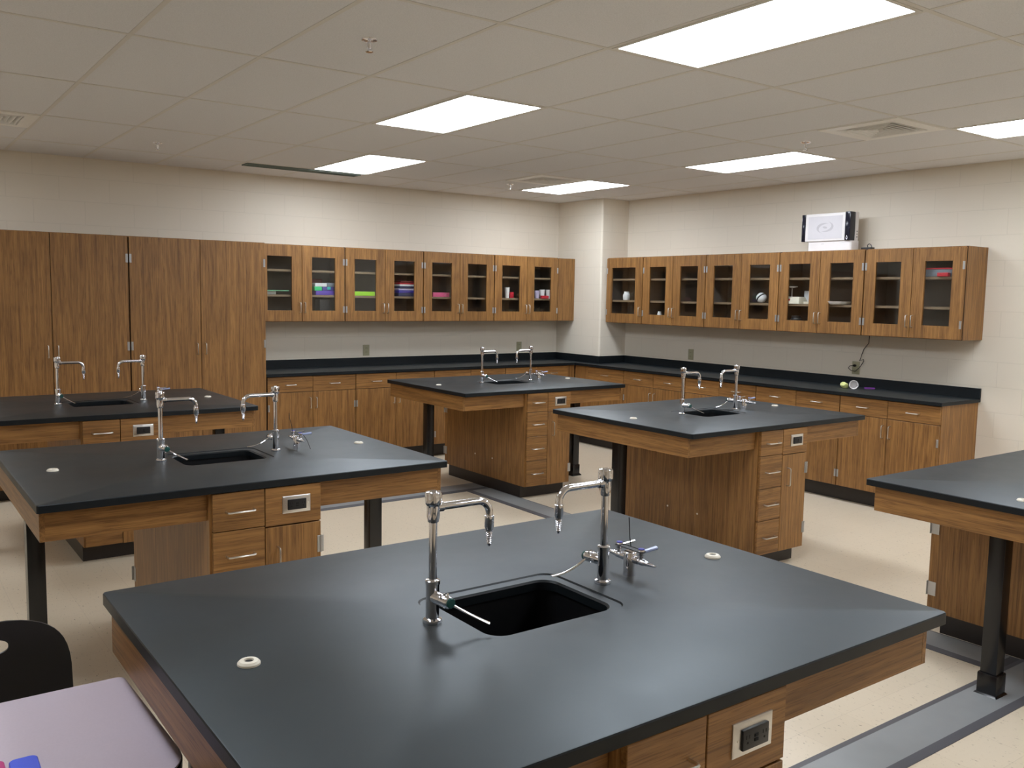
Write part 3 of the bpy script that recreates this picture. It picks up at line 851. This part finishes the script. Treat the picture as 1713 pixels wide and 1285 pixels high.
# ------------------------------------------------------------------ white device on the cabinets
def device():
    zc = ZU1+.0005
    t = thing('response_unit', 'white device with grey panel and black ends standing on the right wall cabinets', 'electronic device', (XR-.17, 5.11, zc), -PI/2)
    # local: x -> world -y, y -> world +x (towards wall)
    X = lambda y: 5.11-y
    b = BM(); loops = [rrect(X(5.33), X(4.865), -.07, .06, .02, z, 3) for z in (0, .003, .085, .09)]; loft(b, loops); obj('base', b, 'white_plastic', t)
    b = BM(); box(b, X(5.30)+.12, X(5.30)+.15, -.0715, -.0695, .066, .070); obj('badge', b, 'emblem', t)
    b = BM(); box(b, X(5.352), X(4.925), -.085, .035, .0915, .348, .008, 3); body = obj('body', b, 'white_plastic', t)
    b = BM(); box(b, X(5.318), X(4.955), -.0875, -.0848, .112, .322, .001, 1); pan = obj('front_panel', b, 'screen', t)
    # swirl emblem: two crescents and a core
    b = BM(); ec = Vector((X(5.135), -.0881, .218))
    for s in (1, -1):
        n = 24; lo = []
        for k in range(n+1):
            q = k/n; a = PI*(.40+.95*q); wdt = .013*math.sin(PI*q)**1.3*(1.25-.5*q)+.0006
            c = Vector((s*(math.cos(a)*.088+.010), s*(math.sin(a)*.047-.010)))
            rad = Vector((math.cos(a), math.sin(a)))*s
            lo.append([(ec.x+c.x+rad.x*w, ec.y+y, ec.z+c.y+rad.y*w*.8) for w, y in ((wdt, 0), (-wdt, 0), (-wdt, .0005), (wdt, .0005))])
        loft(b, lo)
    n = 20
    loft(b, [[(ec.x+.024*math.cos(2*PI*i/n), ec.y+y, ec.z+.010*math.sin(2*PI*i/n)-.004*math.cos(2*PI*i/n)) for i in range(n)] for y in (0, .0005)])
    obj('swirl_emblem', b, 'emblem', pan)
    b = BM(); box(b, X(5.388), X(5.353), -.092, .03, .092, .346, .006, 2); obj('left_end', b, 'black_gloss', t)
    b = BM(); box(b, X(4.924), X(4.870), -.094, -.008, .090, .352, .010, 3); re_ = obj('right_end', b, 'black_gloss', t)
    b = BM(); dc = Vector((X(4.898), -.0947, .118)); n = 24
    drop = lambda k, y: [(dc.x+k*.011*math.sin(2*PI*i/n)*math.sin(PI*i/n), y, dc.z+k*.020*math.cos(2*PI*i/n)) for i in range(n)]
    loft(b, [drop(1, dc.y), drop(1, dc.y+.0006), drop(.55, dc.y+.0006), drop(.55, dc.y)], False, False, True)
    obj('drop_mark', b, 'white', re_)
    b = BM(); box(b, X(4.924), X(4.868), -.0075, .040, .090, .350, .004, 2); sd = obj('side_strip', b, 'white_plastic', t)
    b = BM()
    for z in (.175, .150, .125): lathe(b, [(.006, 0), (.006, .001)], (X(4.868), .018, z), (1, 0, 0), 10)
    obj('ports', b, 'hole', sd)
device()
def adapter():
    t = thing('power_adapter', 'small black power adapter lying beside the white device', 'adapter', (XR-.16, 4.745, ZU1+.0005))
    b = BM(); box(b, -.03, .03, -.05, .05, 0, .026, .004, 2); obj('case', b, 'black_plastic', t)
    b = BM(); tube(b, [(-.0, .0, .026), (-.0, .005, .045), (0, -.012, .058), (0, -.030, .050), (0, -.042, .022), (0, -.056, .010)], .004, 8); obj('lead', b, 'black_plastic', t)
adapter()

# ------------------------------------------------------------------ things on the shelves
SH1, SH0 = 1.7375, ZU0+.0195       # middle shelf, cabinet floor
YC = YB-.2; XC = XR-.2
def cbox(name, m, x0, x1, z0, z1, label, cat, dy=.12, y=None, rz=0, lid=None, rx=0):
    y = YC-.06 if y is None else y
    w, h = (x1-x0)/2, z1-z0
    b = BM(); box(b, -w, w, 0, dy, 0, h, min(.004, h/4), 2)
    o = obj(name, b, m, loc=((x0+x1)/2, y, z0)); o.rotation_euler = (rx, 0, rz)
    tag(o, label, cat); return o
cbox('file_tray', 'white', 3.235, 3.352, SH1, SH1+.032, 'small white tray with a green folder on it in the first wall cabinet', 'tray')
cbox('folder', 'paleg', 3.225, 3.470, SH1+.033, SH1+.043, 'green folder lying on a white tray in the first wall cabinet', 'folder', .2, YC-.1)
cbox('storage_box', 'purple', 3.775, 3.995, SH1, SH1+.044, 'low purple box under other boxes in the first wall cabinet', 'box')
cbox('storage_box', 'green', 3.760, 3.842, SH1+.045, SH1+.086, 'bright green box on the purple box in the first wall cabinet', 'box')
o = cbox('storage_box', 'indigo', 3.846, 3.993, SH1+.045, SH1+.086, 'indigo box beside the bright green box in the first wall cabinet', 'box')
b = BM(); box(b, -.02, .016, -.0008, .0005, .012, .040); obj('sticker', b, 'teal', o)
cbox('storage_box', 'white', 3.765, 3.895, SH1+.087, SH1+.122, 'white box on top of the bright green box in the first wall cabinet', 'box')
cbox('storage_box', 'grey', 3.898, 3.993, SH1+.087, SH1+.126, 'grey box on top of the indigo box in the first wall cabinet', 'box')
cbox('binder', 'dred', 3.79, 3.915, SH1, SH1+.165, 'dark red binder behind the stacked boxes in the first wall cabinet', 'binder', .03, YC+.10)
cbox('storage_box', 'darkbox', 3.815, 3.932, SH0, SH0+.205, 'dark box on the floor of the first wall cabinet', 'box')
cbox('storage_box', 'lime', 4.205, 4.446, SH1, SH1+.044, 'lime green box on the shelf of the second wall cabinet', 'box')
zz = SH1
for k, (m_, h, n_, lab) in enumerate((('navy', .036, 'folder', 'dark blue folder at the bottom of the folder stack in the second wall cabinet'),
                               ('indigo', .030, 'folder', 'indigo folder second from the bottom of the folder stack'),
                               ('lilac', .020, 'folder', 'lilac folder third from the bottom of the folder stack'),
                               ('navy', .022, 'folder', 'dark blue folder between two pale folders in the stack'),
                               ('white', .019, 'folder', 'white folder just below the red folders in the stack'),
                               ('red', .018, 'folder', 'red folder next to the top of the folder stack'),
                               ('dred', .017, 'folder', 'dark red folder on top of the folder stack in the second wall cabinet'))):
    cbox(n_, m_, 4.715+.004*k, 4.955-.010*max(0, k-4), zz, zz+h, lab, 'folder', .2, YC-.09+.004*(k % 3), rz=.05*math.sin(k*2.1))['group'] = 'folders stacked in the second wall cabinet'
    zz += h+.0008
cbox('storage_box', 'pink', 5.165, 5.380, SH1, SH1+.050, 'flat pink box in the third wall cabinet', 'box')
def cup(x, y, z, r, h, m_, label, wall=True):
    b = BM(); lathe(b, [(r*.72, 0), (r*.74, .003), (r, h-.004), (r*1.05, h-.003), (r*1.05, h), (r*.95, h-.001), (r*.70, .006), (.001, .005)], seg=20)
    return tag(obj('cup', b, m_, loc=(x, y, z)), label, 'cup')
cup(6.183, YC-.05, SH1, .032, .125, 'cup', 'tall white cup at the left in the fourth wall cabinet')
cbox('storage_box', 'red', 6.222, 6.276, SH1, SH1+.070, 'small red box beside the tall white cup', 'box', .06)
b = BM(); bmesh.ops.create_uvsphere(b, u_segments=16, v_segments=10, radius=.03); tag(obj('ball', b, 'brown', loc=(6.372, YC-.03, SH1+.03)), 'small brown ball at the right of the left door in the fourth wall cabinet', 'ball')
b = BM(); lathe(b, [(.03, 0), (.055, .01), (.072, .115), (.069, .115), (.052, .013), (.001, .01)], seg=20); tag(obj('glass_bowl', b, 'clear', loc=(6.25, YC-.04, SH0)), 'clear glass bowl on the left of the floor of the fourth wall cabinet', 'bowl')
cup(6.628, YC-.05, SH1, .034, .095, 'lilac', 'pale lilac cup at the left of the last door in the fourth wall cabinet')
cup(6.722, YC-.03, SH1, .034, .108, 'white', 'white cup between the lilac cup and the right-hand cup')
cup(6.815, YC-.05, SH1, .046, .108, 'cup', 'wide white cup nearest the corner pillar in the fourth wall cabinet')
cbox('storage_box', 'red', 6.66, 6.76, SH1, SH1+.036, 'low red box in front of the white cups', 'box', .04, YC-.115)
b = BM(); lathe(b, [(.03, 0), (.06, .01), (.065, .13), (.062, .13), (.056, .013), (.001, .01)], seg=20); tag(obj('glass_bowl', b, 'clear', loc=(6.67, YC-.04, SH0)), 'clear glass bowl behind the last door of the fourth wall cabinet', 'bowl')

def rbox(name, m_, y1, y0, z0, z1, label, cat, dx=.1, x=None):
    x = XC-.05 if x is None else x
    b = BM(); w = (y1-y0)/2; h = z1-z0; box(b, 0, dx, -w, w, 0, h, min(.004, h/4), 2)
    return tag(obj(name, b, m_, loc=(x, (y0+y1)/2, z0)), label, cat)
b = BM(); lathe(b, [(.036, 0), (.042, .01), (.044, .055), (.036, .075), (.030, .08), (.030, .10), (.001, .10)], seg=20)
tag(obj('jar', b, 'white', loc=(XC-.03, 7.815, SH1)), 'white jar in the narrow wall cabinet by the pillar', 'jar')
b = BM(); lathe(b, [(.03, 0), (.034, .005), (.034, .07), (.028, .085), (.026, .085), (.031, .068), (.031, .006), (.001, .005)], seg=18)
tag(obj('jar', b, 'clear', loc=(XC-.03, 7.715, SH1)), 'clear glass jar beside the white jar', 'jar')
b = BM(); lathe(b, [(.026, 0), (.028, .005), (.028, .10), (.02, .115), (.02, .13), (.001, .13)], seg=16)
tag(obj('bottle', b, 'white', loc=(XC-.04, 7.255, SH0)), 'small white bottle on the floor of the second wall cabinet on the right wall', 'bottle')
t = thing('ball', 'white ball with a black band in the third wall cabinet on the right wall', 'ball', (XC-.05, 5.835, SH1))
b = BM(); bmesh.ops.create_uvsphere(b, u_segments=20, v_segments=12, radius=.052, matrix=Matrix.Translation((0, 0, .052))); obj('ball_skin', b, 'white', t)
b = BM(); lathe(b, [(.0515, -.008), (.0527, -.004), (.0527, .004), (.0515, .008)], (0, 0, .052), (.0, .75, .66), 24, False, False); obj('band', b, 'black_plastic', t)
t = thing('balance', 'white weighing balance with a raised pan in the fourth wall cabinet on the right wall', 'balance', (XC-.04, 5.45, SH1))
b = BM(); loft(b, [rrect(-.07, .07, -.105, .105, .01, 0, 2), rrect(-.07, .07, -.105, .105, .01, .022, 2), rrect(-.045, .06, -.085, .085, .01, .066, 2)]); obj('body', b, 'ivory', t)
b = BM(); box(b, -.068, -.062, .0, .06, .028, .046); obj('red_dial', b, 'red', t, label='red marked dial')
b = BM(); lathe(b, [(.008, .066), (.006, .15), (.012, .155)], (0, .03, 0), seg=12); obj('post', b, 'satin', t)
b = BM(); lathe(b, [(.012, .152), (.05, .160), (.055, .166), (.052, .167), (.001, .160)], (0, .03, 0), seg=24); obj('pan', b, 'white_plastic', t)
rbox('tray', 'ivory', 5.338, 5.235, SH1, SH1+.024, 'short cream tray beside the balance', 'tray', .14)
rbox('storage_box', 'white', 5.405, 5.350, SH1+.0, SH1+.125, 'upright white box at the right of the balance', 'box', .05, XC+.05)
b = BM(); lathe(b, [(.05, 0), (.056, .006), (.056, .10), (.046, .115), (.046, .135), (.001, .136)], seg=20)
tag(obj('jar', b, 'darkbox', loc=(XC-.04, 5.415, SH0)), 'dark jar on the cabinet floor below the balance', 'jar')
b = BM(); lathe(b, [(.08, 0), (.10, .012), (.112, .030), (.108, .030), (.09, .008), (.001, .006)], seg=28)
tag(obj('plate', b, 'cup', loc=(XC-.05, 4.945, SH1)), 'shallow white dish right of the balance, behind the next glass door', 'dish')
t = thing('storage_box', 'grey box with a red lid in the last wall cabinet at the right end', 'box', (XC-.08, 4.02, 1.9878))
b = BM(); box(b, 0, .18, -.155, .155, 0, .060, .003, 1); obj('tub', b, 'grey', t)
b = BM(); box(b, -.004, .184, -.159, .159, .0605, .073, .003, 1); obj('lid', b, 'red', t, label='red lid')
rbox('storage_box', 'red', 3.992, 3.900, 1.9878, 2.020, 'small red box in front of the grey red-lidded box', 'box', .04, XC-.125)

# ------------------------------------------------------------------ student desk, chair, things on the desk
def desk():
    t = thing('student_desk', 'small pinkish grey student desk in the lower left corner', 'desk', (.205, 2.10, 0))
    x0, x1, y0, y1 = -.315, .309, -.30, .312
    def out(z, e=0):
        p = []
        for cx, cy, r, a in ((x1-.021, y1-.02, .02, 0), (x0+.02, y1-.02, .02, PI/2), (x0+.11, y0+.11, .11, PI), (x1-.098, y0+.15, .11, 1.5*PI)):
            for i in range(9):
                q = a+PI/2*i/8; p.append((cx+(r-e)*math.cos(q), cy+(r-e)*math.sin(q), z))
        return p
    b = BM(); loft(b, [out(.738), out(.738, -.004), out(.7535, -.004), out(.7545, -.002)]); obj('dark_edge_strip', b, 'black_plastic', t)
    b = BM(); loft(b, [out(.7546, -.0015), out(.760, -.0015), out(.7612, .002)]); obj('desk_top', b, 'desk', t)
    for sx in (-1, 1):
        for y in (-.18, .20):
            b = BM(); tube(b, [(sx*.235, y, .735), (sx*.245, y, .45), (sx*.26, y*1.12, .012)], .0125, 10); l = obj('leg', b, 'grey_metal', t)
            b = BM(); lathe(b, [(.017, 0), (.018, .012), (.014, .02)], (sx*.26, y*1.12, 0), seg=12); obj('foot', b, 'black_plastic', l)
    b = BM(); tube(b, [(-.235, .20, .70), (.235, .20, .70)], .011, 10); tube(b, [(-.235, -.18, .70), (-.235, .20, .70)], .009, 10); tube(b, [(.235, -.18, .70), (.235, .20, .70)], .009, 10)
    obj('under_rail', b, 'grey_metal', t)
desk()
def chair():
    t = thing('chair', 'black plastic chair with a handle hole pushed up to the student desk', 'chair', (.206, 2.50, 0))
    # backrest: rings between outline and handle hole, thickened
    n = 48; hw = .232
    def se(cx, cz, a, c, e, i):
        q = 2*PI*i/n; C_, S_ = math.cos(q), math.sin(q)
        return Vector((cx+a*math.copysign(abs(C_)**(2/e), C_), cz+c*math.copysign(abs(S_)**(2/e), S_)))
    def surf(p, off):
        x, z = p
        y = .235-.055*(x/hw)**2+.10*(z-.66)*.9
        return (x, y+off, z)
    loops = []
    for side, off in ((0, -.004), (1, .004)):
        ks = [i/7 for i in range(8)]
        if side: ks = ks[::-1]
        for k in ks:
            loops.append([surf(se(0, .648, hw, .204, 3.9, i)*(1-k)+se(0, .783, .083, .024, 2.6, i)*k, off) for i in range(n)])
    b = BM(); loft(b, loops, False, False, True); obj('backrest', b, 'black_plastic', t)
    b = BM(); loops = []
    for k in range(9):
        q = k/8; zc = .452-.012*math.sin(PI*q); y = -.22+.44*q
        loops.append([Vector((.215*math.cos(2*PI*i/24)*(1 if abs(math.cos(2*PI*i/24)) < .98 else 1), y, zc+.008*math.sin(2*PI*i/24)+.012*math.cos(2*PI*i/24)**2)) for i in range(24)])
    loft(b, loops); obj('seat', b, 'black_plastic', t)
    for sx in (-1, 1):
        b = BM(); tube(b, [(sx*.19, .262, .60), (sx*.20, .25, .46), (sx*.215, .19, .40), (sx*.225, .235, .012)], .011, 10); l = obj('leg', b, 'grey_metal', t)
        b = BM(); tube(b, [(sx*.19, .16, .432), (sx*.20, -.16, .432), (sx*.205, -.20, .40), (sx*.215, -.225, .012)], .011, 10); obj('leg', b, 'grey_metal', t)
chair()
def slab(name, m_, x0, x1, y0, y1, h, label, cat, rz):
    b = BM(); w, l = (x1-x0)/2, (y1-y0)/2
    loft(b, [rrect(-w, w, -l, l, .012, z, 4) for z in (0, .001)] + [rrect(-w+.0, w, -l, l, .012, h-.002, 4), rrect(-w+.002, w-.002, -l+.002, l-.002, .011, h, 4)])
    o = obj(name, b, m_, loc=((x0+x1)/2, (y0+y1)/2, .7614)); o.rotation_euler = (0, 0, rz); return tag(o, label, cat)
slab('notebook', 'blue', .208, .262, 1.86, 2.072, .012, 'blue notebook on the student desk at the bottom left corner', 'notebook', -.02)
slab('notebook', 'magenta', .140, .203, 1.86, 2.088, .010, 'magenta notebook left of the blue one on the student desk', 'notebook', .0)

# ------------------------------------------------------------------ world, camera, view
w = bpy.data.worlds.new('room_dark'); S.world = w; w.use_nodes = True
w.node_tree.nodes['Background'].inputs[0].default_value = (.02, .02, .02, 1)
cam = bpy.data.cameras.new('camera'); co = bpy.data.objects.new('camera', cam); COL.objects.link(co)
cam.sensor_width = 36; cam.lens = 31.4813
cam.clip_start = .02
r_ = Vector((0.8097631149780055, -0.5864879788037657, 0.017763680356036662))
u_ = Vector((0.04343568991631347, 0.09010790650512848, 0.9949843747651301))
f_ = Vector((0.5851470229460384, 0.8049300689525375, -0.0984405690427055))
mt = Matrix((r_, u_, -f_)).transposed().to_4x4(); mt.translation = (0, 0, 1.7688)
co.matrix_world = mt
S.camera = co
S.view_settings.view_transform = 'Standard'; S.view_settings.look = 'None'
S.view_settings.gamma = 1; S.view_settings.use_curve_mapping = False
S.view_settings.exposure = .64
S.cycles.max_bounces = 10; S.cycles.diffuse_bounces = 6; S.cycles.transparent_max_bounces = 12
